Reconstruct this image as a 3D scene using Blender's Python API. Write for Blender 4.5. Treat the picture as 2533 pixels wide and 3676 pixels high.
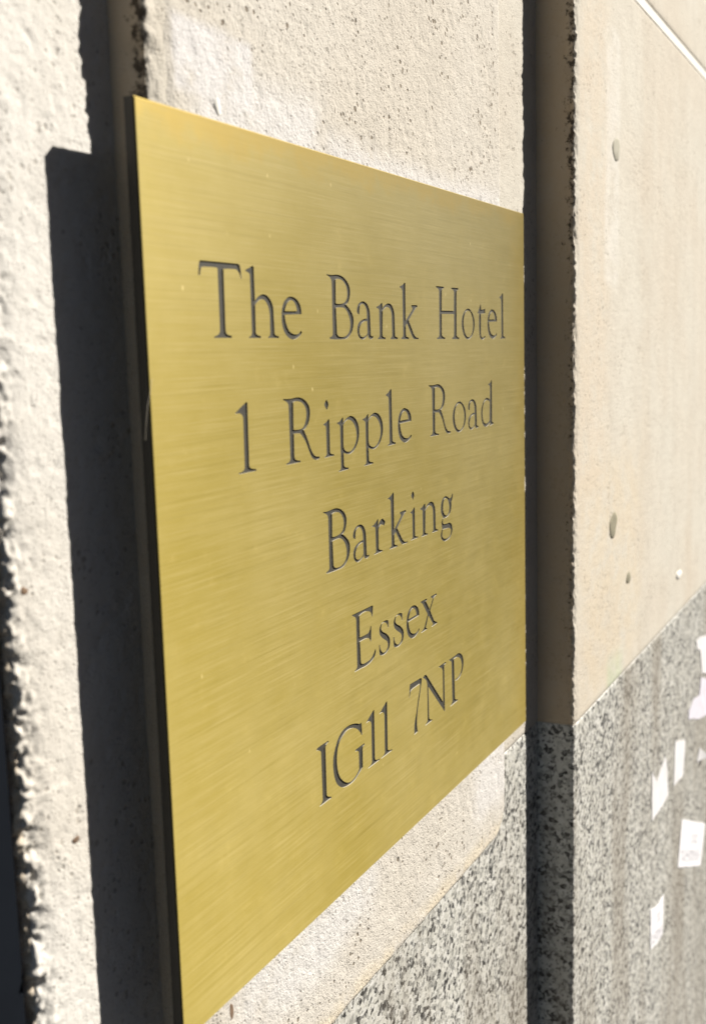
import bpy, math, random
import numpy as np
from mathutils import Vector, Matrix
from mathutils.geometry import delaunay_2d_cdt

for _o in list(bpy.data.objects):
    bpy.data.objects.remove(_o)
SC = bpy.context.scene
COL = SC.collection
S = 0.35            # metres per plaque width: all plan numbers below are in plaque widths
Z0 = 1.75           # height of the plaque's top edge above the pavement, metres
def W(x, y, z):     # plan (x along wall, y into wall, z up from plaque top) -> metres
    return Vector((x * S, y * S, z * S + Z0))

# ------------------------------------------------------------------ camera
F_PX, RX, RY, RZ = 3938.443, -0.1436, 0.0271, -1.0864
cam_data = bpy.data.cameras.new('camera')
cam = bpy.data.objects.new('camera', cam_data)
COL.objects.link(cam)
cam.matrix_world = (Matrix.Translation(W(-0.7678, -0.6004, -0.2189))
    @ Matrix.Rotation(RZ, 4, 'Z') @ Matrix.Rotation(RX, 4, 'X') @ Matrix.Rotation(RY, 4, 'Y')
    @ Matrix.Rotation(math.pi / 2, 4, 'X'))
cam_data.sensor_fit = 'VERTICAL'
cam_data.sensor_height = 36.0
cam_data.lens = 36.0 * F_PX / 3676.0
cam_data.clip_start = 0.01
cam_data.clip_end = 500.0
cam_data.dof.use_dof = True
cam_data.dof.focus_distance = 0.50
cam_data.dof.aperture_fstop = 12.5
SC.camera = cam

# ------------------------------------------------------------------ sky and sun
SUN_DIR = Vector((-1.12, 1.0, -1.05)).normalized()      # the way the light travels
SUN_EL = math.asin(-SUN_DIR.z)
SUN_AZ = math.atan2(-SUN_DIR.x, -SUN_DIR.y)
world = bpy.data.worlds.new('World')
SC.world = world
world.use_nodes = True
wn = world.node_tree
sky = wn.nodes.new('ShaderNodeTexSky')
sky.sky_type = 'NISHITA'
sky.sun_disc = False
sky.sun_elevation = SUN_EL
sky.sun_rotation = SUN_AZ
wn.links.new(sky.outputs[0], wn.nodes['Background'].inputs[0])
wn.nodes['Background'].inputs[1].default_value = 0.05
sun_data = bpy.data.lights.new('sun', 'SUN')
sun_data.energy = 5.0
sun_data.angle = math.radians(0.53)
sun_data.color = (1.0, 0.945, 0.86)
sun = bpy.data.objects.new('sun', sun_data)
sun.rotation_euler = SUN_DIR.to_track_quat('-Z', 'Y').to_euler()
sun.location = W(4, -6, 5)
COL.objects.link(sun)
SC.view_settings.view_transform = 'Standard'
SC.view_settings.look = 'None'
SC.view_settings.gamma = 1.0
SC.view_settings.exposure = 0.84
SC.cycles.use_denoising = True
SC.cycles.max_bounces = 10
SC.cycles.diffuse_bounces = 6

# ------------------------------------------------------------------ helpers
def tag(o, label=None, cat=None, group=None, kind=None):
    if label: o['label'] = label
    if cat: o['category'] = cat
    if group: o['group'] = group
    if kind: o['kind'] = kind
    return o

def empty(name, loc):
    o = bpy.data.objects.new(name, None)
    o.location = loc
    o.empty_display_size = 0.05
    COL.objects.link(o)
    return o

def obj(name, me, mat, parent=None, loc=None):
    o = bpy.data.objects.new(name, me)
    for m in (mat if isinstance(mat, (list, tuple)) else [mat]):
        me.materials.append(m)
    COL.objects.link(o)
    if loc is not None: o.location = loc
    if parent: o.parent = parent
    return o

def mesh(name, verts, faces, smooth=False):
    me = bpy.data.meshes.new(name)
    me.from_pydata([tuple(v) for v in verts], [], faces)
    if smooth:
        me.polygons.foreach_set('use_smooth', [True] * len(me.polygons))
    me.update()
    return me

# value noise on a lattice, vectorised; returns -1..1
def _hash(ix, iy, iz, seed):
    h = (ix * 374761393 + iy * 668265263 + iz * 2147483647 + seed * 974711) & 0xffffffff
    h = ((h ^ (h >> 13)) * 1274126177) & 0xffffffff
    h = ((h ^ (h >> 16)) * 2246822519) & 0xffffffff
    return ((h ^ (h >> 15)) & 0xffff) / 32767.5 - 1.0

def vnoise(P, size, seed=0):
    q = np.asarray(P) / size
    i = np.floor(q).astype(np.int64)
    f = q - i
    f = f * f * f * (f * (f * 6 - 15) + 10)
    r = 0
    for dx in (0, 1):
        wx = f[:, 0] if dx else 1 - f[:, 0]
        for dy in (0, 1):
            wy = f[:, 1] if dy else 1 - f[:, 1]
            for dz in (0, 1):
                wz = f[:, 2] if dz else 1 - f[:, 2]
                r = r + wx * wy * wz * _hash(i[:, 0] + dx, i[:, 1] + dy, i[:, 2] + dz, seed)
    return r

def fbm(P, size, seed=0, octaves=3):
    r, a = 0, 1.0
    for k in range(octaves):
        r = r + a * vnoise(P, size / 2 ** k, seed + k * 17)
        a *= 0.5
    return r

def smooth01(x, a, b):
    t = np.clip((x - a) / (b - a), 0, 1)
    return t * t * (3 - 2 * t)

# ------------------------------------------------------------------ material kit
class NT:
    def __init__(self, name):
        self.m = bpy.data.materials.new(name)
        self.m.use_nodes = True
        self.t = self.m.node_tree
        self.b = self.t.nodes['Principled BSDF']
        self.pos = self.n('ShaderNodeNewGeometry').outputs['Position']
    def n(self, kind, **kw):
        nd = self.t.nodes.new(kind)
        for k, v in kw.items(): setattr(nd, k, v)
        return nd
    def put(self, sock, v):
        if isinstance(v, bpy.types.NodeSocket): self.t.links.new(v, sock)
        elif isinstance(v, (tuple, list)) and len(v) == 3 and sock.type == 'RGBA': sock.default_value = (*v, 1)
        else: sock.default_value = v
    def math(self, op, a, b=0.0, c=None, clamp=False):
        nd = self.n('ShaderNodeMath', operation=op, use_clamp=clamp)
        self.put(nd.inputs[0], a); self.put(nd.inputs[1], b)
        if c is not None: self.put(nd.inputs[2], c)
        return nd.outputs[0]
    def mapped(self, scale=(1, 1, 1), loc=(0, 0, 0), src=None):
        nd = self.n('ShaderNodeMapping')
        self.put(nd.inputs['Vector'], src or self.pos)
        nd.inputs['Scale'].default_value = scale
        nd.inputs['Location'].default_value = loc
        return nd.outputs[0]
    def noise(self, scale, detail=3, rough=0.55, vec=None, dist=0.0):
        nd = self.n('ShaderNodeTexNoise')
        self.put(nd.inputs['Vector'], vec or self.pos)
        nd.inputs['Scale'].default_value = scale
        nd.inputs['Detail'].default_value = detail
        nd.inputs['Roughness'].default_value = rough
        nd.inputs['Distortion'].default_value = dist
        return nd.outputs['Fac']
    def voronoi(self, scale, vec=None, feature='F1', rand=1.0):
        nd = self.n('ShaderNodeTexVoronoi', feature=feature)
        self.put(nd.inputs['Vector'], vec or self.pos)
        nd.inputs['Scale'].default_value = scale
        nd.inputs['Randomness'].default_value = rand
        return nd.outputs['Distance'], nd.outputs['Color']
    def step(self, v, a, b):            # smooth 0..1 between a and b
        nd = self.n('ShaderNodeMapRange', interpolation_type='SMOOTHSTEP')
        self.put(nd.inputs['Value'], v)
        nd.inputs['From Min'].default_value = a
        nd.inputs['From Max'].default_value = b
        return nd.outputs['Result']
    def ramp(self, v, stops, interp='LINEAR'):
        nd = self.n('ShaderNodeValToRGB')
        nd.color_ramp.interpolation = interp
        els = nd.color_ramp.elements
        while len(els) < len(stops): els.new(0.5)
        for e, (p, c) in zip(els, stops):
            e.position = p; e.color = (*c, 1)
        self.put(nd.inputs[0], v)
        return nd.outputs['Color']
    def mix(self, f, a, b, mode='MIX'):
        nd = self.n('ShaderNodeMix', data_type='RGBA', blend_type=mode)
        self.put(nd.inputs['Factor'], f)
        self.put([s for s in nd.inputs if s.name == 'A' and s.type == 'RGBA'][0], a)
        self.put([s for s in nd.inputs if s.name == 'B' and s.type == 'RGBA'][0], b)
        return [s for s in nd.outputs if s.type == 'RGBA'][0]
    def xyz(self, src=None):
        nd = self.n('ShaderNodeSeparateXYZ')
        self.put(nd.inputs[0], src or self.pos)
        return nd.outputs
    def attr(self, name):
        return self.n('ShaderNodeAttribute', attribute_name=name).outputs['Fac']
    def bump(self, h, dist, strength=1.0, normal=None):
        nd = self.n('ShaderNodeBump')
        nd.inputs['Strength'].default_value = strength
        nd.inputs['Distance'].default_value = dist
        self.put(nd.inputs['Height'], h)
        if normal: self.put(nd.inputs['Normal'], normal)
        return nd.outputs[0]
    def rect(self, x0, x1, z0, z1, soft=0.03, wob=0.05, wscale=14):   # ragged-edged blot, plan units
        wv = self.math('MULTIPLY', self.math('SUBTRACT', self.noise(wscale, 4, 0.6), 0.5), wob * 2 * S)
        o = self.xyz()
        X = self.math('ADD', o[0], wv); Z = self.math('SUBTRACT', o[2], wv)
        s = soft * S
        a = self.step(X, x0 * S - s, x0 * S + s)
        b = self.math('SUBTRACT', 1.0, self.step(X, x1 * S - s, x1 * S + s))
        c = self.step(Z, z0 * S + Z0 - s, z0 * S + Z0 + s)
        d = self.math('SUBTRACT', 1.0, self.step(Z, z1 * S + Z0 - s, z1 * S + Z0 + s))
        return self.math('MULTIPLY', self.math('MULTIPLY', a, b), self.math('MULTIPLY', c, d))

def limestone(name, base, warm, pit=1.0, pit_col=(0.11, 0.078, 0.045), blots=(), streak=0.0, grain=1.0, stains=(), pit_scale=1.0):
    k = NT(name)
    big = k.noise(7, 3, 0.6)
    mid = k.noise(45, 3, 0.6)
    fine = k.noise(900, 2, 0.6)
    col = k.mix(k.step(big, 0.35, 0.7), base, warm)
    if streak:
        sv = k.noise(1.0, 4, 0.65, k.mapped((26, 26, 1.8)))
        pale = tuple(min(0.75, c * 1.12 + 0.02) for c in base)
        col = k.mix(k.math('MULTIPLY', k.step(sv, 0.42, 0.66), streak), col, pale)
        col = k.mix(k.math('MULTIPLY', k.step(sv, 0.48, 0.30), streak * 0.7), col, tuple(c * f for c, f in zip(warm, (0.98, 0.9, 0.8))))
    col = k.mix(k.math('MULTIPLY', k.step(mid, 0.4, 0.75), 0.25), col, tuple(c * 0.8 for c in warm))
    # pits: ragged small holes with dirt in them, in drifts
    wv = k.n('ShaderNodeVectorMath', operation='ADD')
    nz = k.n('ShaderNodeTexNoise'); nz.inputs['Scale'].default_value = 420; k.put(nz.inputs['Vector'], k.pos)
    sc = k.n('ShaderNodeVectorMath', operation='SCALE'); k.put(sc.inputs[0], nz.outputs['Color']); sc.inputs['Scale'].default_value = 0.0016
    k.put(wv.inputs[0], k.pos); k.put(wv.inputs[1], sc.outputs[0])
    d1, c1 = k.voronoi(400 * pit_scale, wv.outputs[0])
    r1 = k.xyz(c1)[0]
    drift = k.step(k.noise(28, 3, 0.6), 0.36, 0.68)
    rad = k.math('MULTIPLY', k.math('MULTIPLY', k.math('SUBTRACT', r1, 0.52, clamp=True), 0.95), k.math('ADD', drift, 0.25))
    p1 = k.step(k.math('SUBTRACT', rad, d1), -0.06, 0.10)
    d2, c2 = k.voronoi(900 * pit_scale, wv.outputs[0])
    r2 = k.xyz(c2)[1]
    p2 = k.step(k.math('SUBTRACT', k.math('MULTIPLY', k.math('SUBTRACT', r2, 0.55, clamp=True), 0.9), d2), -0.08, 0.12)
    pits = k.math('MAXIMUM', p1, k.math('MULTIPLY', p2, 0.55))
    if blots:
        keep = 1.0
        for (args, colr, amt) in blots:
            m = k.math('MULTIPLY', k.rect(*args), k.step(k.noise(60, 4, 0.7), 0.18, 0.5))
            m = k.math('MULTIPLY', m, amt)
            col = k.mix(m, col, colr)
            keep = k.math('MULTIPLY', keep, k.math('SUBTRACT', 1.0, k.math('MULTIPLY', m, 0.85)))
        pits = k.math('MULTIPLY', pits, keep)
    for (args, colr, amt) in stains:
        m = k.math('MULTIPLY', k.math('MULTIPLY', k.rect(*args), k.step(k.noise(50, 4, 0.7), 0.3, 0.6)), amt)
        col = k.mix(m, col, colr)
    col = k.mix(k.math('MULTIPLY', pits, 0.8 * pit), col, pit_col)
    col = k.mix(k.math('MULTIPLY', k.step(fine, 0.5, 0.75), 0.25 * grain), col, tuple(c * 0.6 for c in warm))
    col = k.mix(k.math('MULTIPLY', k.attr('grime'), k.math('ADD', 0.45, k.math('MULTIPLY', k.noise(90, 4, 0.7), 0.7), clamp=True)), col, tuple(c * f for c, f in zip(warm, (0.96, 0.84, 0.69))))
    # soot caught along the arrises
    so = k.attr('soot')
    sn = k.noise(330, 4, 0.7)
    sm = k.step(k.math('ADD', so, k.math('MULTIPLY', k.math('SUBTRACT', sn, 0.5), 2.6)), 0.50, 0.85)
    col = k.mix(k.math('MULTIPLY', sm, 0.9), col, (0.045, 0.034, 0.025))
    k.put(k.b.inputs['Base Color'], col)
    k.b.inputs['Roughness'].default_value = 0.92
    k.b.inputs['Specular IOR Level'].default_value = 0.2
    h = k.math('SUBTRACT', k.math('MULTIPLY', fine, 0.9 * grain), k.math('MULTIPLY', pits, 1.2 * pit))
    h = k.math('ADD', h, k.math('MULTIPLY', k.noise(330, 3, 0.65), 0.5 * grain))
    k.put(k.b.inputs['Normal'], k.bump(h, 0.0006, 0.8))
    return k.m

def granite(name):
    k = NT(name)
    wv = k.n('ShaderNodeVectorMath', operation='ADD')
    nz = k.n('ShaderNodeTexNoise'); nz.inputs['Scale'].default_value = 430; nz.inputs['Detail'].default_value = 3; k.put(nz.inputs['Vector'], k.pos)
    sc = k.n('ShaderNodeVectorMath', operation='SCALE'); k.put(sc.inputs[0], nz.outputs['Color']); sc.inputs['Scale'].default_value = 0.0026
    k.put(wv.inputs[0], k.pos); k.put(wv.inputs[1], sc.outputs[0])
    d, c = k.voronoi(395, wv.outputs[0])
    r = k.xyz(c)[0]; g = k.xyz(c)[1]
    clus = k.math('MULTIPLY', k.math('SUBTRACT', k.noise(55, 3, 0.6), 0.5), 0.55)
    v = k.math('ADD', r, clus)
    col = k.ramp(v, [(0.0, (0.025, 0.025, 0.025)), (0.14, (0.04, 0.04, 0.038)), (0.19, (0.21, 0.21, 0.195)), (0.33, (0.34, 0.335, 0.305)),
                     (0.45, (0.46, 0.455, 0.41)), (0.70, (0.55, 0.54, 0.49)), (1.0, (0.60, 0.595, 0.56))])
    d2, c2 = k.voronoi(800, wv.outputs[0])
    col = k.mix(k.math('MULTIPLY', k.step(k.xyz(c2)[0], 0.80, 0.90), 0.75), col, (0.05, 0.05, 0.05))
    col = k.mix(k.math('MULTIPLY', k.step(k.xyz(c2)[1], 0.6, 0.9), 0.3), col, (0.62, 0.61, 0.58))
    dirt = k.noise(1.0, 4, 0.65, k.mapped((16, 16, 3.0)))
    col = k.mix(k.math('MULTIPLY', k.step(dirt, 0.42, 0.70), 0.48), col, (0.20, 0.165, 0.12))
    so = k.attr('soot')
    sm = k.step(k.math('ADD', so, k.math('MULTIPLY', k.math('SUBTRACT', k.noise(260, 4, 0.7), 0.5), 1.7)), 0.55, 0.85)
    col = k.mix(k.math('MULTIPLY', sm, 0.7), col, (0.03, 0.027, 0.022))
    k.put(k.b.inputs['Base Color'], col)
    k.b.inputs['Roughness'].default_value = 0.5
    h = k.math('ADD', k.math('MULTIPLY', k.noise(500, 3, 0.6), 0.8), k.math('MULTIPLY', r, 0.25))
    k.put(k.b.inputs['Normal'], k.bump(h, 0.0004, 0.6))
    return k.m

def plain(name, col, rough=0.85, noise_amt=0.25, scale=180, bump_d=0.0003):
    k = NT(name)
    n = k.noise(scale, 4, 0.6)
    c = k.mix(k.math('MULTIPLY', k.step(n, 0.35, 0.7), noise_amt), col, tuple(x * 0.6 for x in col))
    k.put(k.b.inputs['Base Color'], c)
    k.b.inputs['Roughness'].default_value = rough
    k.b.inputs['Specular IOR Level'].default_value = 0.25
    if bump_d: k.put(k.b.inputs['Normal'], k.bump(n, bump_d, 0.7))
    return k.m

def brass(name):
    k = NT(name)
    st = k.noise(1.0, 4, 0.75, k.mapped((20, 1, 2100)))        # brushed lines along the plate
    st2 = k.noise(1.0, 3, 0.65, k.mapped((10, 1, 800)))
    cloud = k.noise(7, 5, 0.65)
    blot = k.noise(85, 5, 0.7)
    col = k.mix(k.step(cloud, 0.30, 0.70), (0.203, 0.159, 0.030), (0.243, 0.198, 0.062))
    col = k.mix(k.math('MULTIPLY', k.step(st, 0.44, 0.70), 0.35), col, (0.345, 0.290, 0.140))
    col = k.mix(k.math('MULTIPLY', k.step(st2, 0.50, 0.30), 0.32), col, (0.158, 0.124, 0.022))
    col = k.mix(k.math('MULTIPLY', k.step(blot, 0.56, 0.78), 0.25), col, (0.36, 0.29, 0.11))
    # odd pale nicks and short scratches
    d, c = k.voronoi(150, k.mapped((1, 1, 0.55)))
    nick = k.math('MULTIPLY', k.step(d, 0.10, 0.03), k.step(k.xyz(c)[0], 0.86, 0.90))
    col = k.mix(k.math('MULTIPLY', nick, 0.55), col, (0.50, 0.42, 0.20))
    # brown tarnish gathering along the top and right margins
    o = k.xyz()
    tz = k.math('ADD', o[2], k.math('MULTIPLY', k.math('SUBTRACT', k.noise(60, 5, 0.7), 0.5), 0.03))
    tx = k.math('ADD', o[0], k.math('MULTIPLY', k.math('SUBTRACT', k.noise(38, 5, 0.7), 0.5), 0.05))
    tar = k.math('MAXIMUM', k.step(tz, Z0 - 0.011, Z0 - 0.001), k.math('MULTIPLY', k.step(tx, 0.90 * S, 1.02 * S), 0.6))
    col = k.mix(k.math('MULTIPLY', tar, 0.55), col, (0.27, 0.185, 0.022))
    k.put(k.b.inputs['Base Color'], col)
    k.b.inputs['Metallic'].default_value = 0.98
    rg = k.math('ADD', 0.64, k.math('MULTIPLY', k.math('SUBTRACT', st, 0.5), 0.18))
    rg = k.math('ADD', rg, k.math('MULTIPLY', k.math('SUBTRACT', blot, 0.5), 0.14))
    k.put(k.b.inputs['Roughness'], rg)
    k.b.inputs['Coat Weight'].default_value = 0.8
    k.b.inputs['Coat Roughness'].default_value = 0.40
    k.b.inputs['Anisotropic'].default_value = 0.75
    cb = k.n('ShaderNodeCombineXYZ'); cb.inputs[2].default_value = 1.0
    k.put(k.b.inputs['Tangent'], cb.outputs[0])
    k.put(k.b.inputs['Normal'], k.bump(k.math('ADD', st, k.math('MULTIPLY', st2, 0.6)), 0.00005, 0.5))
    return k.m

MAT_L = limestone('limestone_weathered', (0.63, 0.61, 0.57), (0.59, 0.555, 0.495), pit=0.45, grain=0.65, pit_scale=1.0)
MAT_C = limestone('limestone_smooth', (0.55, 0.52, 0.455), (0.52, 0.475, 0.405), pit=0.5)
MAT_P = limestone('limestone_pitted', (0.56, 0.53, 0.48), (0.53, 0.49, 0.425), pit=1.0, grain=1.2,
    blots=[((0.075, 0.205, 0.02, 0.085, 0.006, 0.010), (0.615, 0.60, 0.595), 0.9),
           ((0.11, 0.34, -0.08, 0.055, 0.03, 0.05), (0.61, 0.595, 0.585), 0.8),
           ((0.36, 0.97, -0.08, 0.022, 0.02, 0.03), (0.60, 0.585, 0.575), 0.75),
           ((0.12, 0.42, -0.94, -0.86, 0.03, 0.06), (0.60, 0.59, 0.58), 0.7),
           ((0.78, 0.95, -0.97, -0.82, 0.03, 0.05), (0.61, 0.595, 0.585), 0.7)],
    stains=[((-0.2, 1.0, -1.06, -1.005, 0.014, 0.012), (0.58, 0.51, 0.39), 0.8)])
MAT_R = limestone('limestone_stained', (0.53, 0.50, 0.435), (0.515, 0.462, 0.385), pit=0.35, streak=0.22, grain=0.8,
    stains=[((1.33, 1.46, -0.95, -0.84, 0.02, 0.03), (0.40, 0.50, 0.37), 0.8),
            ((1.15, 1.6, -0.9, -0.45, 0.08, 0.10), (0.55, 0.46, 0.33), 0.5),
            ((1.13, 1.33, -0.5, 0.4, 0.05, 0.08), (0.55, 0.465, 0.36), 0.5),
            ((1.30, 1.40, -0.1, 0.36, 0.015, 0.03), (0.62, 0.60, 0.555), 0.6)])
MAT_G = granite('granite_speckled')
MAT_MORTAR = plain('mortar_white', (0.74, 0.72, 0.67), 0.95, 0.1, 300, 0.0004)
MAT_BRASS = brass('brass_brushed')
MAT_EDGE = plain('brass_edge_dark', (0.035, 0.032, 0.026), 0.4, 0.4, 120, 0.0001)  # even near-black colour for the plate's sides and back
MAT_PAINT = plain('letter_grey_paint', (0.056, 0.053, 0.044), 0.7, 0.6, 420, 0.00015)
MAT_WALL = NT('letter_cut_brass')
MAT_WALL.b.inputs['Base Color'].default_value = (0.66, 0.61, 0.48, 1)
MAT_WALL.b.inputs['Metallic'].default_value = 0.25
MAT_WALL.b.inputs['Roughness'].default_value = 0.5
MAT_WALL = MAT_WALL.m
MAT_PLUG = plain('filler_grey', (0.40, 0.38, 0.31), 0.9, 0.5, 160)
MAT_PLUGD = plain('filler_dark', (0.27, 0.25, 0.18), 0.9, 0.6, 160)
MAT_PAPER = plain('paper_white', (0.70, 0.69, 0.70), 0.8, 0.22, 60, 0.0002)

# ------------------------------------------------------------------ ground
gm = mesh('ground', [(-60, -80, 0), (60, -80, 0), (60, 10, 0), (-60, 10, 0)], [(0, 1, 2, 3)])
gmat = NT('ground_asphalt')
gmat.put(gmat.b.inputs['Base Color'], gmat.ramp(gmat.noise(220, 5, 0.7), [(0.3, (0.03, 0.03, 0.032)), (0.7, (0.075, 0.072, 0.07))]))
gmat.put(gmat.b.inputs['Normal'], gmat.bump(gmat.noise(160, 3, 0.6), 0.002, 0.8))
gmat.b.inputs['Roughness'].default_value = 0.9
tag(obj('ground', gm, gmat.m), kind='structure')

# ------------------------------------------------------------------ the stepped stone wall
WALL_BASE = W(0.5, 0.1, -Z0 / S)
wall = empty('stone_wall', WALL_BASE)
tag(wall, 'stepped pale stone door surround with grey granite base behind the brass plaque', 'wall')

def spaced(a, b, step):
    n = max(1, int(math.ceil(abs(b - a) / step)))
    return list(np.linspace(a, b, n + 1))

def arris_profile(ret, arr, far, yback, xvis, r=0.006, fine=0.0019, mid=0.006, coarse=0.05):
    """plan polyline: back of return -> arris (rounded) -> along the face; plus normals and distance to arris"""
    ax, ay = arr
    rv = np.array(ret) - np.array(arr); rl = np.linalg.norm(rv); rv = rv / rl
    pts = []
    for s in spaced(rl, 0.03, mid)[:-1] + spaced(min(0.03, rl), r * 1.2, fine):
        pts.append((ax + rv[0] * s, ay + rv[1] * s, -s))
    p0 = np.array(arr) + rv * r * 1.2; p2 = np.array(arr) + np.array([r * 1.2, 0])
    for t in np.linspace(0, 1, 9)[1:-1]:
        q = (1 - t) ** 2 * p0 + 2 * t * (1 - t) * np.array(arr) + t * t * p2
        pts.append((q[0], q[1], (2 * t - 1) * r))
    seg = spaced(r * 1.2, 0.035, fine)[:-1] + spaced(0.035, max(0.04, xvis - ax), mid)
    if far > xvis: seg = seg[:-1] + spaced(max(0.04, xvis - ax), far - ax, coarse)
    for s in seg:
        pts.append((ax + s, ay, s))
    P = np.array(pts)
    T = np.gradient(P[:, :2], axis=0)
    N = np.stack([T[:, 1], -T[:, 0]], 1)
    N /= np.linalg.norm(N, axis=1)[:, None]
    return P, N

def row_heights(z0, z1, v0, v1, fine, coarse=0.12):
    zs = []
    a, b = max(z0, v0), min(z1, v1)
    if b <= a: return spaced(z0, z1, coarse)
    if a > z0: zs += spaced(z0, a, coarse)[:-1]
    zs += spaced(a, b, fine)
    if b < z1: zs = zs[:-1] + spaced(b, z1, coarse)
    return zs

def block(name, prof, zr, vis, mat, parent, rough, soot_w, seed, yback, fine=0.003, edge=0.0016, wide=0.005):
    P, N = prof
    zs = np.array(row_heights(zr[0], zr[1], vis[0], vis[1], fine))
    nP, nZ = len(P), len(zs)
    X = np.tile(P[:, 0], nZ) * S; Y = np.tile(P[:, 1], nZ) * S; Z = np.repeat(zs, nP) * S + Z0
    E = np.tile(P[:, 2], nZ) * S
    Q = np.stack([X, Y, Z], 1)
    near = np.exp(-(E / wide) ** 2)
    lump = fbm(Q, 0.011, seed, 3)
    grit = vnoise(Q, 0.0021, seed + 5)
    pit = smooth01(vnoise(Q, 0.0045, seed + 9), 0.35, 0.8)
    d = rough * (0.00006 * lump + 0.00013 * grit - 0.00018 * pit)
    chip = 0.85 * vnoise(Q, 0.012, seed + 20) + 0.75 * fbm(Q, 0.0048, seed + 21, 3)
    crumb = vnoise(Q, 0.0017, seed + 33)
    d = d - near * edge * (0.45 + 0.6 * chip + 0.4 * crumb + 0.2 * grit)
    Nn = np.tile(N, (nZ, 1))
    # keep the bedding edges straight but a little eased
    zb = np.minimum(Z - (zr[0] * S + Z0), zr[1] * S + Z0 - Z)
    d = d - 0.0005 * np.exp(-(zb / 0.0015) ** 2)
    Q[:, 0] += Nn[:, 0] * d; Q[:, 1] += Nn[:, 1] * d
    Q -= np.array(WALL_BASE)[None, :]
    idx = np.arange(nP * nZ).reshape(nZ, nP)
    faces = np.stack([idx[:-1, :-1].ravel(), idx[:-1, 1:].ravel(), idx[1:, 1:].ravel(), idx[1:, :-1].ravel()], 1).tolist()
    V = Q.tolist()
    # closed body behind the dressed faces
    yb = yback * S - WALL_BASE.y
    c0 = len(V)
    for zi in (0, nZ - 1):
        a, b = V[idx[zi, 0]], V[idx[zi, -1]]
        V.append([a[0], yb, a[2]]); V.append([b[0], yb, b[2]])
    faces.append([c0, c0 + 1] + idx[0, ::-1].tolist())
    faces.append([c0 + 3, c0 + 2] + idx[-1, :].tolist())
    faces.append([c0 + 1, c0, c0 + 2, c0 + 3])
    faces.append([c0] + idx[:, 0].tolist() + [c0 + 2])
    faces.append([c0 + 3] + idx[::-1, -1].tolist() + [c0 + 1])
    me = mesh(name, V, faces, True)
    at = me.attributes.new('soot', 'FLOAT', 'POINT')
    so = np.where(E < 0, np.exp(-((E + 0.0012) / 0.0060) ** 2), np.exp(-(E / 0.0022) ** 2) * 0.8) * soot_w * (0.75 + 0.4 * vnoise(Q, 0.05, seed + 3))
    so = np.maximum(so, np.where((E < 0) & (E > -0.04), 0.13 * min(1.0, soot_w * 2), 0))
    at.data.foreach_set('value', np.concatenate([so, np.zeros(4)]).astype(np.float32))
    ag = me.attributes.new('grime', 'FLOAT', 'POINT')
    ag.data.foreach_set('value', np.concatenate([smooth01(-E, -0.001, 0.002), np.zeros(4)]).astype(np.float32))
    return obj(name, me, mat, parent)

ZG, ZJ, ZT = -0.898, 0.463, 4.14       # granite top, bed joint, next joint (plan)
ZB = -Z0 / S + 0.002
JH = 0.010                            # half joint
YL, YC, YR_ = 0.051, 0.0142, -0.0553
XL, XC = -0.133, 0.036
XRc, XRa = 1.102, 1.104
prof_far = arris_profile((-9.0, 1.6), (-9.0, 1.2), XL + 0.01, 0.5, -0.5, coarse=0.5)
prof_l = arris_profile((XL, 1.21), (XL, YL), XC + 0.012, 0.5, XC, r=0.011, mid=0.0024)
prof_c = arris_profile((XC - 0.002, YL + 0.004), (XC, 0.0125), XRc + 0.02, 0.5, XRc, r=0.005)
prof_r = arris_profile((XRc, 0.0175), (XRa, YR_), 9.0, 0.5, 2.7, r=0.006, mid=0.011, coarse=0.4)
for prof, vis, mat, yb, rough, soot, edge, fine, sd, wide in (
        (prof_far, (0, 0), MAT_L, 1.7, 1.0, 0.5, 0.0016, 0.1, 3, 0.005),
        (prof_l, (-1.05, 0.12), MAT_L, 1.5, 1.3, 0.25, 0.0034, 0.0019, 11, 0.0068),
        (prof_c, (-1.5, 0.42), MAT_C, 0.46, 0.7, 0.85, 0.0016, 0.0030, 29, 0.005),
        (prof_r, (-1.6, 0.46), MAT_R, 0.44, 0.7, 0.72, 0.0018, 0.0030, 47, 0.005)):
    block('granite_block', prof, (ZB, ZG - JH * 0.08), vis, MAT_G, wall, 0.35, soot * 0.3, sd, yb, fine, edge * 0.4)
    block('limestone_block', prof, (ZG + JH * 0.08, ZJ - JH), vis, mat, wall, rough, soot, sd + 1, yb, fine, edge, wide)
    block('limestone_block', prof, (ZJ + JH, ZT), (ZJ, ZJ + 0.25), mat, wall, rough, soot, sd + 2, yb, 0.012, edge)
    P, N = prof
    step = P[::3] if len(P) > 60 else P
    for z0, z1 in ((ZG - JH * 0.08, ZG + JH * 0.08), (ZJ - JH, ZJ + JH)):
        ins = -0.0003 if z0 > 0 else 0.002
        ring = [(x, y) for x, y, e in np.concatenate([P[::2], P[-1:]])]
        nn = np.concatenate([N[::2], N[-1:]])
        ring = [(x - n[0] * ins, y - n[1] * ins) for (x, y), n in zip(ring, nn)]
        ring += [(ring[-1][0], yb), (ring[0][0], yb)]
        v = [W(x, y, z) - WALL_BASE for z in (z0, z1) for x, y in ring]
        n = len(ring)
        f = [(i, (i + 1) % n, n + (i + 1) % n, n + i) for i in range(n)] + [tuple(range(n))[::-1], tuple(range(n, 2 * n))]
        obj('mortar_joint', mesh('mortar_joint', v, f), MAT_MORTAR if z0 > 0 else MAT_C, wall)

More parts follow.
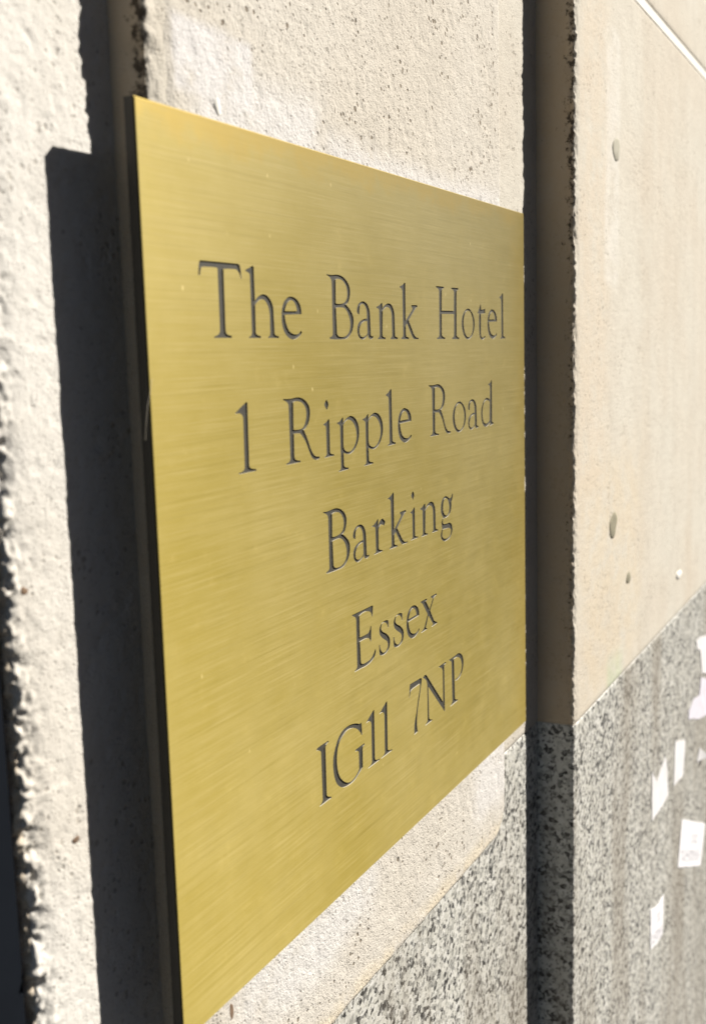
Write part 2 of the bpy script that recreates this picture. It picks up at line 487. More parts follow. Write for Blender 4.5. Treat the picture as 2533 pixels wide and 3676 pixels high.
# near-black lining added so the shaded stone reveal reads dark
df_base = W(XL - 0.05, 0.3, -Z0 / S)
frame = empty('dark_reveal_lining', df_base)
tag(frame, 'near-black lining added to darken the shaded reveal at the lower left, beside the ragged stone edge', 'dark lining')
MAT_NAVY = plain('reveal_shade_navy', (0.007, 0.009, 0.013), 0.85, 0.3, 40, 0.0002)  # the reveal's shade is put into this near-black colour
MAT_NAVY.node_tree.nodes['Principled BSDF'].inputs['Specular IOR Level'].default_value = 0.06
def lining_piece(name, x0, x1, y0, y1, z0, z1):
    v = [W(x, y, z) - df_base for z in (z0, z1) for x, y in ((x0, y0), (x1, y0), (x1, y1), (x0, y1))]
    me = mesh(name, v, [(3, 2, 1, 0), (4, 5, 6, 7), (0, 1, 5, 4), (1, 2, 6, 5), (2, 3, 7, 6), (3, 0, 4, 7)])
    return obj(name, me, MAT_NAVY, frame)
lining_piece('lining', XL - 0.040, XL - 0.004, YL + 0.009, 1.15, -Z0 / S + 0.003, ZJ)
lining_piece('stop', XL - 0.085, XL - 0.040, YL + 0.45, 1.15, -Z0 / S + 0.003, ZJ)

# unseen moulded stone hood added over the wall to cut overhead sky light
def sky_blocker_cornice():
    prof = [(0.4, 0), (-0.05, 0), (-0.10, 0.10), (-0.35, 0.22), (-0.40, 0.40), (-1.4, 0.52), (-3.45, 0.58), (-3.55, 0.70), (-3.57, 0.95), (0.4, 1.15)]
    v = [W(x, y, ZT + 0.004 + z) - WALL_BASE for x in (-6.0, 9.0) for y, z in prof]
    n = len(prof)
    f = [(i, (i + 1) % n, n + (i + 1) % n, n + i) for i in range(n)] + [tuple(range(n))[::-1], tuple(range(n, 2 * n))]
    obj('sky_blocker_cornice', mesh('sky_blocker_cornice', v, f), MAT_C, wall)
sky_blocker_cornice()

# brick terrace added over the road, behind the camera: cuts sky light, shows in brass
terr_base = Vector((3.0, -13.0, 0.0))
terrace = empty('sky_blocker_terrace', terr_base)
tag(terrace, 'unseen long dark brick terrace added across the road to cut sky light', 'added building')
MAT_BRICK = plain('brick_brown', (0.16, 0.085, 0.06), 0.9, 0.5, 30, 0.002)
MAT_FRAME = plain('window_frame_white', (0.55, 0.55, 0.53), 0.6, 0.1, 20, 0)
MAT_GLASS = NT('window_glass'); MAT_GLASS.b.inputs['Base Color'].default_value = (0.03, 0.035, 0.04, 1); MAT_GLASS.b.inputs['Roughness'].default_value = 0.08; MAT_GLASS = MAT_GLASS.m
def box_mesh(name, x0, x1, y0, y1, z0, z1):
    v = [(x, y, z) for z in (z0, z1) for x, y in ((x0, y0), (x1, y0), (x1, y1), (x0, y1))]
    return mesh(name, v, [(3, 2, 1, 0), (4, 5, 6, 7), (0, 1, 5, 4), (1, 2, 6, 5), (2, 3, 7, 6), (3, 0, 4, 7)])
obj('wall', box_mesh('wall', -26, 26, -8, 0, 0, 11.6), MAT_BRICK, terrace)
obj('roof', mesh('roof', [(-26.3, 0.3, 11.6), (26.3, 0.3, 11.6), (26.3, -8.3, 11.6), (-26.3, -8.3, 11.6), (-26.3, -4, 12.6), (26.3, -4, 12.6)],
    [(0, 1, 5, 4), (2, 3, 4, 5), (0, 4, 3), (1, 2, 5), (3, 2, 1, 0)]), plain('roof_slate', (0.06, 0.06, 0.065), 0.7, 0.3, 8, 0), terrace)
fm = pm = None
for row in range(4):
    for c in range(13):
        if fm is None:
            fm = box_mesh('window', -0.6, 0.6, 0.0, 0.06, 0.0, 1.7); fm.materials.append(MAT_FRAME)
            pm = box_mesh('pane', -0.52, 0.52, 0.061, 0.08, 0.08, 1.62); pm.materials.append(MAT_GLASS)
        o = bpy.data.objects.new('window', fm); COL.objects.link(o); o.parent = terrace; o.location = (-24 + c * 4, 0, 1.0 + row * 2.8)
        q = bpy.data.objects.new('pane', pm); COL.objects.link(q); q.parent = o

# the pitted slab let into the middle step, with a rounded lower corner
def rounded_slab():
    x0, x1, z0, z1, r = 0.047, 0.921, -1.028, ZJ - JH - 0.004, 0.055
    nx, nz = 300, 500
    xs = np.linspace(x0, x1, nx); zs = np.linspace(z0, z1, nz)
    gx, gz = np.meshgrid(xs, zs)
    # squeeze rows near the corner so the outline is rounded and slightly wavy
    lim = np.where(gz < z0 + r, x1 - r + np.sqrt(np.maximum(0, r * r - (z0 + r - gz) ** 2)), x1)
    wob = 0.0025 * vnoise(np.stack([0 * gz.ravel(), 0 * gz.ravel(), gz.ravel()], 1), 0.03, 71).reshape(gz.shape)
    gx = x0 + (gx - x0) * ((lim + wob - x0) / (x1 - x0))
    gz = gz + 0.0022 * vnoise(np.stack([gx.ravel(), 0 * gx.ravel(), 0 * gx.ravel()], 1), 0.025, 83).reshape(gz.shape) * np.clip(1 - (gz - z0) / 0.08, 0, 1)
    Q = np.stack([gx.ravel() * S, np.full(gx.size, YC * S), gz.ravel() * S + Z0], 1)
    lump = fbm(Q, 0.012, 5, 3); grit = vnoise(Q, 0.0028, 6); pit = smooth01(vnoise(Q, 0.005, 8), 0.4, 0.8)
    d = 0.00005 * lump + 0.00012 * grit - 0.00025 * pit
    ed = np.minimum(np.minimum(lim.ravel() * S - Q[:, 0], (gz.ravel() - z0) * S), (gx.ravel() - x0) * S * 0.14)
    sink = 0.0011 * (1 - smooth01(gx.ravel(), x0, x0 + 0.03))
    rise = 0.0024 * smooth01(ed, -0.0004, 0.0016) * 0.5 + 0.0012
    Q[:, 1] = (0.0125 * S) - rise * 0.5 - d + 0.0006 + sink
    V = (Q - np.array(WALL_BASE)).tolist()
    idx = np.arange(gx.size).reshape(gx.shape)
    faces = np.stack([idx[:-1, :-1].ravel(), idx[:-1, 1:].ravel(), idx[1:, 1:].ravel(), idx[1:, :-1].ravel()], 1).tolist()
    ring = idx[0, :].tolist() + idx[1:, -1].tolist() + idx[-1, -2::-1].tolist() + idx[-2:0:-1, 0].tolist()
    b0 = len(V)
    for i in ring: V.append([V[i][0], 0.0125 * S + 0.004 - WALL_BASE.y, V[i][2]])
    m = len(ring)
    for j in range(m):
        faces.append([ring[(j + 1) % m], ring[j], b0 + j, b0 + (j + 1) % m])
    faces.append([b0 + j for j in range(m)])
    me = mesh('facing_slab', V, faces, True)
    at = me.attributes.new('soot', 'FLOAT', 'POINT')
    return obj('facing_slab', me, MAT_P, wall)
slab = rounded_slab()
slab['label'] = 'pitted cream stone facing with a rounded lower corner'

# fillings, nail heads and nodules on the wall faces (children of the wall)
def blob(name, x, z, y, rx, rz, h, mat, seed, parent=wall, nseg=20, power=1.0):
    rnd = random.Random(seed)
    ph = [rnd.uniform(0, 6.28) for _ in range(3)]
    c = W(x, y, z) - WALL_BASE
    v = [(c.x, c.y - h * S, c.z)]; f = []
    rings = ((0.45, 0.95), (0.8, 0.7), (1.0, 0.0), (1.0, -1.5))
    for k, (rr, hh) in enumerate(rings):
        for j in range(nseg):
            a = 2 * math.pi * j / nseg
            w = 1 + 0.12 * math.sin(2 * a + ph[0]) + 0.08 * math.sin(3 * a + ph[1]) + 0.05 * math.sin(5 * a + ph[2])
            v.append((c.x + rx * S * rr * w * math.cos(a), c.y - h * S * hh, c.z + rz * S * rr * w * math.sin(a)))
    for j in range(nseg): f.append((1 + j, 0, 1 + (j + 1) % nseg)[::-1] if False else (0, 1 + j, 1 + (j + 1) % nseg))
    for k in range(len(rings) - 1):
        for j in range(nseg):
            a, b = 1 + k * nseg + j, 1 + k * nseg + (j + 1) % nseg
            f.append((a, a + nseg, b + nseg, b))
    return obj(name, mesh(name, v, f, True), mat, parent)
blob('filler_plug', 1.376, 0.150, YR_, 0.027, 0.024, 0.0016, MAT_PLUG, 1)
blob('filler_plug', 1.373, -0.570, YR_, 0.031, 0.025, 0.0018, MAT_PLUGD, 2)
blob('filler_plug', 1.502, -0.702, YR_, 0.018, 0.014, 0.0018, MAT_PLUGD, 3)
blob('filler_plug', 2.030, -0.797, YR_, 0.030, 0.012, 0.004, MAT_MORTAR, 4)
blob('stone_nodule', 0.140, 0.0165, YC - 0.002, 0.0065, 0.0095, 0.0026, MAT_MORTAR, 5)
MAT_CHIP = plain('iron_stain', (0.20, 0.135, 0.09), 0.9, 0.6, 300)
blob('stone_nodule', 0.0955, -0.889, 0.0112, 0.0035, 0.012, 0.0004, MAT_CHIP, 7)
blob('stone_nodule', -0.0715, -0.638, 0.0513, 0.0042, 0.0034, 0.0005, MAT_CHIP, 8)
blob('stone_nodule', -0.112, -0.405, 0.0515, 0.004, 0.0035, 0.0005, MAT_CHIP, 9)
blob('filler_plug', 0.712, 0.172, YC - 0.0016, 0.030, 0.009, 0.0008, MAT_PLUG, 6)

# ------------------------------------------------------------------ brass plaque with engraved letters
PT, PH = 0.011, 0.8634
DEPTH = 0.0013
plq_base = W(0.5, PT, -PH)
plaque = empty('brass_plaque', plq_base)
tag(plaque, 'large brushed brass plaque engraved with a hotel address in grey serif letters', 'plaque')

GLYPHS = {
 'T': ["c41,717 c679,721 704,697 715,653 c725,584 c705,577 685,629 640,662 585,666 c416,658 c409,91 417,58 443,41 c510,29 c508,8 c213,8 c215,24 270,36 303,57 c314,98 c316,660 280,665 76,659 53,651 43,632 c26,576 c0,587 12,659 20,695"],
 'h': ["c0,671 77,695 c129,719 c154,707 c154,373 208,414 298,444 380,435 459,382 497,312 499,256 c506,81 515,43 c589,28 c587,7 c380,7 c381,23 407,30 c421,57 c422,176 415,286 374,356 310,393 235,383 c155,335 c149,87 159,48 c239,30 c240,7 c19,8 c20,22 61,32 c75,63 c78,616 68,638 c3,656"],
 'e': ["204,440 332,410 402,341 c414,260 c67,248 88,164 147,83 242,48 333,52 c394,87 c413,67 339,17 222,-8 110,21 28,98 0,219 29,340 105,413",
   "c73,285 c321,290 296,355 249,393 201,402 135,374 92,330"],
 'B': ["c1,715 101,707 292,716 434,682 533,607 554,528 514,432 c442,388 534,337 609,266 622,186 581,89 463,8 341,-8 c32,-4 c34,18 84,28 c105,55 c112,621 90,666 c0,700",
   "c208,660 281,671 381,652 454,596 480,526 463,454 383,404 c197,395",
   "c199,345 329,354 414,342 496,272 534,185 511,88 412,28 258,24 c207,59"],
 'a': ["c73,281 12,300 5,340 54,406 173,438 273,412 331,348 c346,290 c356,50 373,29 c415,35 c420,12 362,-9 297,8 c271,49 204,4 111,-12 32,24 0,97 31,171 124,217 c263,237 c260,313 216,386 153,407 92,383 73,334",
   "c263,206 159,193 84,147 59,90 87,33 168,20 c266,62"],
 'n': ["c0,381 82,403 c148,435 c171,427 c174,369 238,407 339,432 439,412 496,346 c513,277 c517,51 532,27 c599,15 c594,-8 c387,-8 c388,10 419,21 c431,51 c427,267 405,344 347,381 277,384 c176,335 c157,50 171,27 c238,15 c241,-8 c27,-7 c28,10 66,21 c79,50 c75,345 51,362 c7,365"],
 'k': ["c0,653 80,673 c148,709 c171,701 c163,229 c366,366 372,389 c346,406 c347,428 c528,433 c534,408 477,385 c256,232 c376,98 461,26 c561,12 c560,-9 c404,-9 351,26 267,115 c202,190 c162,159 c163,52 181,27 c252,15 c251,-8 c20,-8 c21,12 64,24 c76,52 c77,596 57,626 c1,640"],
 'H': ["c1,705 c277,705 c281,686 218,664 c201,634 c191,380 c627,385 c641,641 614,671 c541,685 c541,704 c802,708 c802,686 754,667 c734,636 c718,55 743,28 c814,13 c813,-9 c550,-9 c551,11 602,24 c622,55 c630,340 c189,336 c183,54 215,28 c300,13 c294,-8 c11,-8 c12,11 71,23 c94,53 c106,631 86,664 c0,686"],
 't': ["c134,523 c152,424 249,431 c316,447 c322,377 c142,364 c135,85 159,29 225,15 c305,43 c318,20 224,-16 124,-8 69,57 c64,367 c0,373 66,436 107,483"],
 'l': ["c0,639 55,656 c139,703 c159,696 c162,68 179,37 c250,23 c245,-1 c21,-7 c27,11 68,21 c73,48 c74,569 58,605 c4,620"],
 '1': ["c0,608 71,644 c207,709 c227,703 c217,82 235,48 c344,28 c342,6 c22,5 c26,19 102,31 c131,56 c140,541 128,576 92,600 c6,600"],
 'R': ["c1,706 122,698 327,705 445,673 533,608 555,523 521,426 456,369 c406,350 479,253 562,115 636,47 c738,31 c741,9 664,-4 572,26 522,88 431,226 c324,318 c196,324 c190,89 209,47 c315,27 c318,5 c20,5 c25,21 77,33 c105,60 c104,609 87,654 c0,689",
   "c204,659 280,666 383,646 455,589 473,520 445,431 388,374 304,361 c192,366"],
 'i': ["c0,379 59,396 c123,431 c142,424 c139,62 155,37 c232,23 c231,4 c2,0 c9,14 48,23 c60,55 c58,332 45,358 c2,366",
   "c87,652 125,618 133,589 113,559 c97,531 62,561 c36,598 59,627"],
 'p': ["c1,375 70,388 c142,431 c157,420 c154,368 226,407 338,433 448,404 525,335 553,244 530,141 443,43 344,-4 248,-10 c144,18 c148,-114 162,-147 c258,-165 c257,-187 c12,-195 c17,-180 60,-168 c72,-136 c74,323 60,345 c0,364",
   "c156,339 224,382 304,391 397,352 465,273 481,182 447,103 362,35 266,18 174,52 c148,113"],
 'd': ["c313,637 398,654 c456,696 c475,689 c471,77 486,44 c535,36 c530,12 c381,-14 c376,39 308,7 195,-13 95,18 30,90 0,203 36,304 127,394 251,429 c385,397 c389,574 370,611 c313,625",
   "c375,362 250,394 149,369 80,293 62,207 86,110 151,50 264,42 c360,76"],
 'o': ["269,430 379,400 478,318 510,225 482,119 387,27 234,-15 115,20 30,105 0,204 31,314 129,398",
   "258,400 357,371 426,283 444,206 416,101 326,31 225,23 137,75 85,168 78,259 117,339 178,384"],
 'r': ["c0,366 63,380 c167,433 c182,426 c174,350 233,400 c308,422 c381,368 c341,321 267,349 211,331 c183,296 c178,65 199,42 c287,23 c284,5 c42,-1 c50,14 87,23 c99,45 c96,316 76,345 c4,356"],
 'g': ["c445,455 c466,442 451,391 c403,335 407,272 376,204 307,155 206,134 c123,139 85,109 99,68 c137,50 236,45 336,43 403,10 435,-48 416,-111 328,-177 210,-197 111,-190 30,-148 0,-91 27,-37 c60,-7 42,32 39,77 57,120 c99,154 36,213 20,286 42,367 102,424 201,443 283,421 c341,389 397,402 427,427",
   "208,413 274,382 313,318 327,251 291,184 215,165 142,198 104,262 107,339 150,398",
   "c84,-20 217,-24 334,-36 375,-72 356,-128 278,-162 162,-163 80,-130 58,-75"],
 'E': ["c0,704 239,703 c538,704 c556,696 c539,560 c509,579 491,623 440,650 322,669 c186,648 c184,383 340,380 426,391 c473,456 c495,450 c484,253 c458,272 430,310 354,329 c185,328 c193,85 222,42 337,31 477,50 c587,134 c607,121 564,43 474,2 335,-16 199,-11 c24,-11 c34,10 76,22 c94,49 c98,610 79,654 c4,686"],
 's': ["c0,160 c27,153 59,75 120,31 193,33 255,83 236,146 129,209 42,275 19,346 67,408 177,431 c286,412 c297,321 c272,318 238,376 176,411 103,407 73,357 116,306 223,252 303,187 324,124 286,42 191,0 82,2 c11,31"],
 'x': ["c1,437 c191,440 c212,418 c175,403 c292,271 c406,395 c342,424 c349,440 c541,441 c546,419 479,406 c439,388 c312,245 c448,67 c546,26 c546,8 c357,-2 c353,17 395,29 c381,55 c247,189 c153,38 c195,20 c194,5 c2,-2 c3,16 78,38 c111,65 c222,210 c62,394 c0,423"],
 'I': ["c0,688 37,700 c283,702 c291,683 227,667 c210,635 c206,90 220,51 c312,12 c315,-8 c35,-9 c40,8 93,26 c108,64 c103,609 89,642 c5,674"],
 'G': ["c731,655 c744,638 c757,486 c729,499 696,546 616,612 509,657 374,672 238,632 149,571 104,471 96,344 134,208 207,115 323,36 444,11 570,42 c649,90 c651,294 635,323 c559,343 c567,363 c800,368 c813,350 769,334 c754,312 c748,78 654,38 525,-9 374,-16 227,10 113,76 40,171 0,314 5,441 57,551 161,664 296,716 458,716 607,685 688,652"],
 '7': ["c399,715 c421,693 386,581 301,381 252,235 236,112 c261,-3 c148,-17 144,58 163,154 221,277 289,449 347,573 c358,642 c148,640 89,632 51,615 c18,539 c0,554 16,656 c34,727 64,726 c377,718"],
 'N': ["c1,706 47,717 c106,712 c680,152 c684,608 660,642 620,673 c552,688 c556,707 c797,712 c813,688 762,681 c741,660 c744,-17 c711,7 c171,521 c180,79 199,44 c285,16 c281,-3 c39,-5 c48,9 103,29 c128,56 c131,565 98,633 c0,693"],
 'P': ["c1,706 90,707 246,710 387,709 493,659 553,574 550,484 484,383 374,330 c233,329 c221,349 358,361 448,407 487,494 455,586 385,643 297,669 c189,667 c207,87 223,52 c310,26 c318,2 c29,-5 c33,8 91,37 c105,75 c95,627 80,665 c0,692"],
}
TEXT = [('T', 1, 808), ('h', 1, 1604), ('e', 1, 2257), ('B', 1, 3256), ('a', 1, 3963), ('n', 1, 4484), ('k', 1, 5165), ('H', 1, 6325), ('o', 1, 7240), ('t', 1, 7870), ('e', 1, 8284), ('l', 1, 8822), ('1', 2, 1317), ('R', 2, 2232), ('i', 2, 3077), ('p', 2, 3395), ('p', 2, 4041), ('l', 2, 4699), ('e', 2, 5027), ('R', 2, 6031), ('o', 2, 6852), ('a', 2, 7444), ('d', 2, 7975), ('B', 3, 3012), ('a', 3, 3710), ('r', 3, 4218), ('k', 3, 4689), ('i', 3, 5354), ('n', 3, 5670), ('g', 3, 6355), ('E', 4, 3640), ('s', 4, 4335), ('s', 4, 4753), ('e', 4, 5163), ('x', 4, 5635), ('I', 5, 2684), ('G', 5, 3063), ('1', 5, 3930), ('1', 5, 4301), ('7', 5, 5200), ('N', 5, 5668), ('P', 5, 6587)]
BASE = [-2019, -3347, -4666, -5990, -7328]


def contour(s):
    raw = []
    for tok in s.split():
        cf = tok[0] == 'c'
        x, z = tok.lstrip('c').split(',')
        raw.append((int(x) * 1e-4, int(z) * 1e-4, cf))
    n = len(raw)
    out = []
    for i in range(n):
        a, b = raw[i], raw[(i + 1) % n]
        p1 = np.array(a[:2]); p2 = np.array(b[:2])
        out.append(tuple(p1))
        if a[2] and b[2]: continue
        p0 = np.array(raw[i - 1][:2]) if not a[2] else 2 * p1 - p2
        p3 = np.array(raw[(i + 2) % n][:2]) if not b[2] else 2 * p2 - p1
        k = max(2, min(8, int(np.linalg.norm(p2 - p1) / 0.0022)))
        # centripetal-ish tangents limited by the chord
        L = np.linalg.norm(p2 - p1)
        def tang(u, v):
            t = v - u
            m = np.linalg.norm(t)
            return t / m * L if m > 1e-9 else t * 0
        m1 = tang(p0, p2) if not a[2] else None
        m2 = tang(p1, p3) if not b[2] else None
        if m1 is None: m1 = 2 * (p2 - p1) - m2 if m2 is not None else p2 - p1
        if m2 is None: m2 = 2 * (p2 - p1) - m1
        for j in range(1, k):
            t = j / k
            h1, h2, h3, h4 = 2*t**3-3*t*t+1, t**3-2*t*t+t, -2*t**3+3*t*t, t**3-t*t
            q = h1 * p1 + h2 * m1 + h3 * p2 + h4 * m2
            out.append((q[0], q[1]))
    return out

def build_plaque():
    CH = 0.0013
    verts = [(CH, -CH), (1 - CH, -CH), (1 - CH, -PH + CH), (CH, -PH + CH)]
    edges = [(0, 1), (1, 2), (2, 3), (3, 0)]
    letters = []
    for ch, line, x in TEXT:
        cs = []
        for s in GLYPHS[ch]:
            pts = [(x * 1e-4 + px, BASE[line - 1] * 1e-4 + pz) for px, pz in contour(s)]
            cs.append(pts)
            b = len(verts)
            verts += pts
            edges += [(b + i, b + (i + 1) % len(pts)) for i in range(len(pts))]
        letters.append((ch, cs))
    vo, eo, fo, *_ = delaunay_2d_cdt([Vector(v) for v in verts], edges, [], 1, 1e-6)
    V = np.array([(v.x, v.y) for v in vo])
    F = [tuple(f) for f in fo]
    cen = np.array([V[list(f)].mean(0) for f in F])
    own = np.full(len(F), -1)
    for li, (ch, cs) in enumerate(letters):
        allp = np.array([q for c in cs for q in c])
        lo, hi = allp.min(0), allp.max(0)
        sel = np.where((cen[:, 0] > lo[0]) & (cen[:, 0] < hi[0]) & (cen[:, 1] > lo[1]) & (cen[:, 1] < hi[1]))[0]
        if not len(sel): continue
        inside = np.zeros(len(sel), bool)
        for c in cs:
            C = np.array(c); D = np.roll(C, -1, 0)
            px, pz = cen[sel, 0][:, None], cen[sel, 1][:, None]
            cond = ((C[:, 1] > pz) != (D[:, 1] > pz))
            with np.errstate(divide='ignore', invalid='ignore'):
                xi = (D[:, 0] - C[:, 0]) * (pz - C[:, 1]) / (D[:, 1] - C[:, 1]) + C[:, 0]
            inside ^= (np.sum(cond & (px < xi), 1) % 2).astype(bool)
        own[sel[inside]] = li
    def ccw(f):     # wind so the normal points out of the wall (-y)
        a, b, c = V[f[0]], V[f[1]], V[f[2]]
        return f if (b[0]-a[0])*(c[1]-a[1]) - (b[1]-a[1])*(c[0]-a[0]) > 0 else f[::-1]
    F = [ccw(f) for f in F]
    # plate: face with letter openings, chamfer, edges, back
    lv = lambda x, y, z: tuple(W(x, y, z) - plq_base)
    PV = [lv(x, 0, z) for x, z in V]
    PF = [F[i] for i in range(len(F)) if own[i] < 0]
    mats = [0] * len(PF)
    corner = []
    for cx, cz in ((CH, -CH), (1 - CH, -CH), (1 - CH, -PH + CH), (CH, -PH + CH)):
        corner.append(int(np.argmin(np.hypot(V[:, 0] - cx, V[:, 1] - cz))))
    o0 = len(PV)
    for y in (CH, PT):
        for cx, cz in ((0, 0), (1, 0), (1, -PH), (0, -PH)): PV.append(lv(cx, y, cz))
    for i in range(4):
        j = (i + 1) % 4
        PF.append((corner[j], corner[i], o0 + i, o0 + j)); mats.append(0)
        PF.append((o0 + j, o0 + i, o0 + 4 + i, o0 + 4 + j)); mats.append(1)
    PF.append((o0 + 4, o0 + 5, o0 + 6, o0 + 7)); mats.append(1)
    me = mesh('plate', PV, PF)
    obj('plate', me, [MAT_BRASS, MAT_EDGE], plaque)
    me.polygons.foreach_set('material_index', mats)
    # each letter: cut walls and painted floor
    for li, (ch, cs) in enumerate(letters):
        tris = [F[i] for i in range(len(F)) if own[i] == li]
        if not tris: continue
        cnt = {}
        for f in tris:
            for a, b in zip(f, f[1:] + f[:1]):
                cnt[(a, b)] = 1
        border = [e for e in cnt if (e[1], e[0]) not in cnt]
        ids = {}
        VV, FF, mm = [], [], []
        def vid(i, y):
            if (i, y) not in ids:
                ids[(i, y)] = len(VV); VV.append(lv(V[i][0], y, V[i][1]))
            return ids[(i, y)]
        for f in tris:
            FF.append(tuple(vid(i, DEPTH) for i in f)); mm.append(0)
        for a, b in border:
            FF.append((vid(a, DEPTH), vid(b, DEPTH), vid(b, 0.0), vid(a, 0.0))[::-1]); mm.append(1)
        m2 = mesh('letter', VV, FF)
        o = obj('letter', m2, [MAT_PAINT, MAT_WALL], plaque)
        m2.polygons.foreach_set('material_index', mm)
        o['label'] = 'engraved %s %s' % ('numeral' if ch.isdigit() else 'capital letter' if ch.isupper() else 'small letter', ch)
build_plaque()

# ------------------------------------------------------------------ paper scraps pasted on the granite
def scrap(name, pts, label, mat=MAT_PAPER, curl=0.0, group='paper remnants on the granite', seed=0, cat='paper', lift=0.0016):
    pts = [np.array(q) for q in pts]
    n = len(pts)
    out = []
    for i in range(n):                       # ragged torn outline
        a, b = pts[i], pts[(i + 1) % n]
        L = np.linalg.norm(b - a); k = max(1, int(L / 0.02))
        for j in range(k):
            q = a + (b - a) * j / k
            if j: q = q + 0.0015 * np.array(vnoise(np.array([[q[0], q[1], seed], [q[1], q[0], seed + 9.0]]), 0.012, seed))
            out.append(q)
    c = np.mean(out, 0)
    z0 = min(q[1] for q in out); x0 = min(q[0] for q in out); x1 = max(q[0] for q in out)
    base = W(c[0], YR_ - lift, z0)
    def ydisp(q): return -curl * max(0.0, (q[0] - x0) / (x1 - x0)) ** 2
    V = []
    for off in (0.0, 0.0012):
        for q in out: V.append(tuple(W(q[0], YR_ - lift + ydisp(q) + off, q[1]) - base))
    m = len(out)
    V0 = [Vector(q) for q in out]
    _, _, tri, *_r = delaunay_2d_cdt(V0, [(i, (i + 1) % m) for i in range(m)], [], 1, 1e-7)
    co, _e, tri, *_r = delaunay_2d_cdt(V0, [(i, (i + 1) % m) for i in range(m)], [], 1, 1e-7)
    F = []
    if len(co) == m:
        C = np.array([(v.x, v.y) for v in co])
        mp = [int(np.argmin([np.hypot(*(o_ - q)) for o_ in out])) for q in C]
        for t in tri:
            t = [mp[i] for i in t]
            a, b, d = out[t[0]], out[t[1]], out[t[2]]
            if (b[0]-a[0])*(d[1]-a[1]) - (b[1]-a[1])*(d[0]-a[0]) < 0: t = t[::-1]
            F.append(tuple(t)); F.append(tuple(m + i for i in t[::-1]))
    else:
        F = [tuple(range(m)), tuple(range(m, 2 * m))[::-1]]
    for i in range(m):
        j = (i + 1) % m
        F.append((i, j, m + j, m + i))
    o = obj(name, mesh(name, V, F), mat, None, base)
    tag(o, label, cat, group)
    return o

kp = NT('paper_printed')
_g = kp.n('ShaderNodeTexCoord').outputs['UV']
_o = kp.xyz(_g)
_ln = kp.noise(1.0, 2, 0.6, kp.mapped((30, 14, 1), src=_g))
_m = kp.step(_ln, 0.46, 0.58)
_a = kp.math('MULTIPLY', kp.math('MULTIPLY', kp.step(_o[0], 0.06, 0.09), kp.step(_o[0], 0.93, 0.90)),
             kp.math('MULTIPLY', kp.step(_o[1], 0.10, 0.14), kp.step(_o[1], 0.40, 0.34)))
_b = kp.math('MULTIPLY', kp.math('MULTIPLY', kp.step(_o[0], 0.45, 0.48), kp.step(_o[0], 0.76, 0.72)),
             kp.math('MULTIPLY', kp.step(_o[1], 0.48, 0.52), kp.step(_o[1], 0.74, 0.70)))
_pm = kp.math('MULTIPLY', kp.math('MAXIMUM', _a, _b), kp.math('MULTIPLY', _m, 0.75))
kp.put(kp.b.inputs['Base Color'], kp.mix(_pm, (0.76, 0.755, 0.78), (0.22, 0.215, 0.25)))
kp.b.inputs['Roughness'].default_value = 0.7
MAT_PRINT = kp.m

def uv_quad(o, quad, n):
    # bilinear-ish UV from the sticker's own axes
    a, b, d = np.array(quad[3]), np.array(quad[2]), np.array(quad[0])
    ex, ez = b - a, d - a
    M = np.linalg.inv(np.array([[ex[0], ez[0]], [ex[1], ez[1]]]))
    uv = o.data.uv_layers.new(name='UVMap')
    base = o.location
    for lp in o.data.loops:
        co = o.data.vertices[lp.vertex_index].co + base
        q = M @ (np.array([co.x / S, (co.z - Z0) / S]) - a)
        uv.data[lp.index].uv = (q[0], q[1])

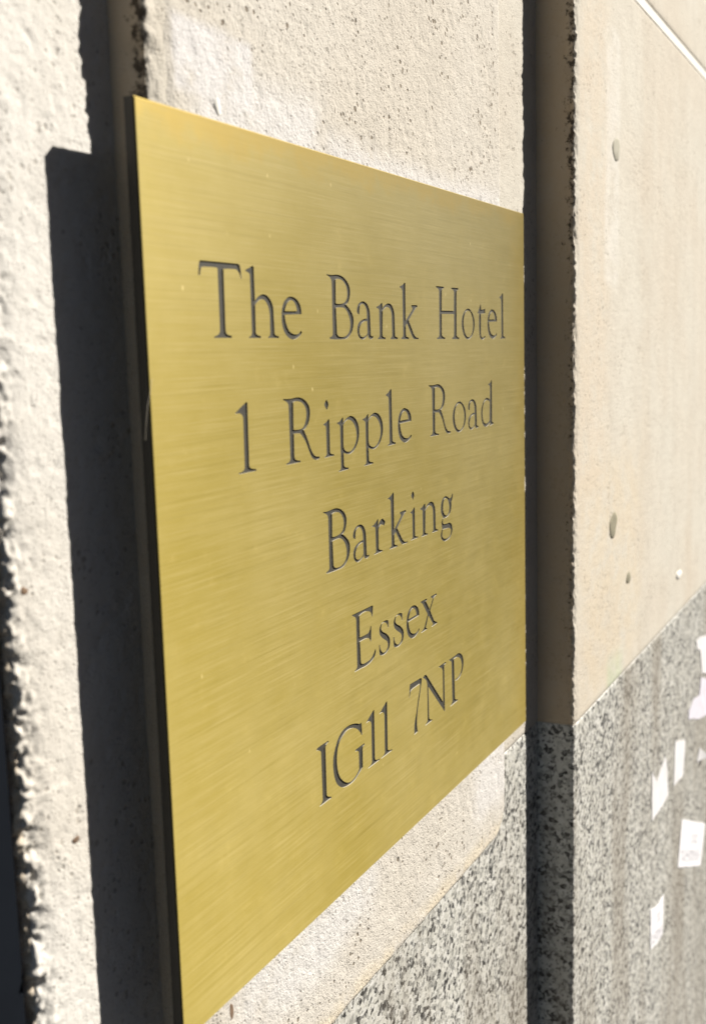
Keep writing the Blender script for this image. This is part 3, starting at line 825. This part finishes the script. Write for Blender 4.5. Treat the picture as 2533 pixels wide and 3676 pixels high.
scrap('paper_scrap', [(1.747, -1.217), (1.80, -1.262), (1.897, -1.232), (1.916, -1.26), (1.936, -1.347), (1.86, -1.350), (1.752, -1.343)],
      'white torn paper scrap with a forked top, left of the upright strip on granite', seed=1)
scrap('paper_scrap', [(2.015, -1.232), (2.144, -1.272), (2.144, -1.312), (2.124, -1.366), (2.004, -1.350)],
      'clean white upright paper strip just right of the forked scrap', seed=2)
CQ = [(2.121, -1.488), (2.48, -1.645), (2.42, -1.754), (2.076, -1.606)]
st = scrap('sticker', CQ, 'white printed sticker with grey illegible text, pasted askew on granite', MAT_PRINT, seed=3, cat='sticker', group=None)
uv_quad(st, CQ, 4)
DQ = [(1.75, -1.568), (1.831, -1.595), (1.898, -1.598), (1.893, -1.703), (1.826, -1.694), (1.755, -1.673)]
st = scrap('paper_scrap', DQ, 'lowest torn paper scrap with faint grey print on the granite', MAT_PRINT, seed=4)
uv_quad(st, [(1.75, -1.56), (1.9, -1.6), (1.9, -1.72), (1.75, -1.68)], 4)
scrap('paper_scrap', [(2.288, -1.035), (2.342, -1.036), (2.56, -1.080), (2.57, -1.205), (2.382, -1.152), (2.346, -1.073), (2.298, -1.061)],
      'highest torn white paper, cut off by the right edge of the picture', seed=5)
st = scrap('paper_scrap', [(2.369, -1.161), (2.382, -1.165), (2.56, -1.225), (2.57, -1.325), (2.353, -1.279), (2.19, -1.228), (2.194, -1.209), (2.264, -1.194), (2.346, -1.208)],
      'pale lilac crumpled paper just below the highest scrap', plain('paper_lilac', (0.66, 0.64, 0.71), 0.8, 0.35, 90, 0.0006), seed=6)
scrap('paper_scrap', [(2.361, -1.366), (2.43, -1.417), (2.33, -1.401)],
      'tiny curled white paper corner lifting off the granite', curl=0.02, seed=7)

# ------------------------------------------------------------------ a stray hair on the plaque's left edge
def hair():
    cu = bpy.data.curves.new('hair', 'CURVE'); cu.dimensions = '3D'
    sp = cu.splines.new('NURBS'); pts = [(0.004, -0.001, -0.236), (-0.004, -0.003, -0.250), (-0.012, -0.006, -0.262), (-0.016, -0.007, -0.274), (-0.018, -0.007, -0.288)]
    sp.points.add(len(pts) - 1)
    base = W(*pts[-1])
    for q, c in zip(sp.points, pts): q.co = (*(W(*c) - base), 1)
    sp.use_endpoint_u = True
    cu.bevel_depth = 0.00006; cu.bevel_resolution = 1
    tmp = bpy.data.objects.new('tmp', cu); COL.objects.link(tmp)
    dg = bpy.context.evaluated_depsgraph_get()
    me = bpy.data.meshes.new_from_object(tmp.evaluated_get(dg))
    bpy.data.objects.remove(tmp)
    o = obj('hair', me, plain('hair_pale', (0.5, 0.45, 0.36), 0.5, 0.1, 50, 0), None, base)
    tag(o, 'fine pale hair caught on the left edge of the brass plaque', 'hair')
hair()
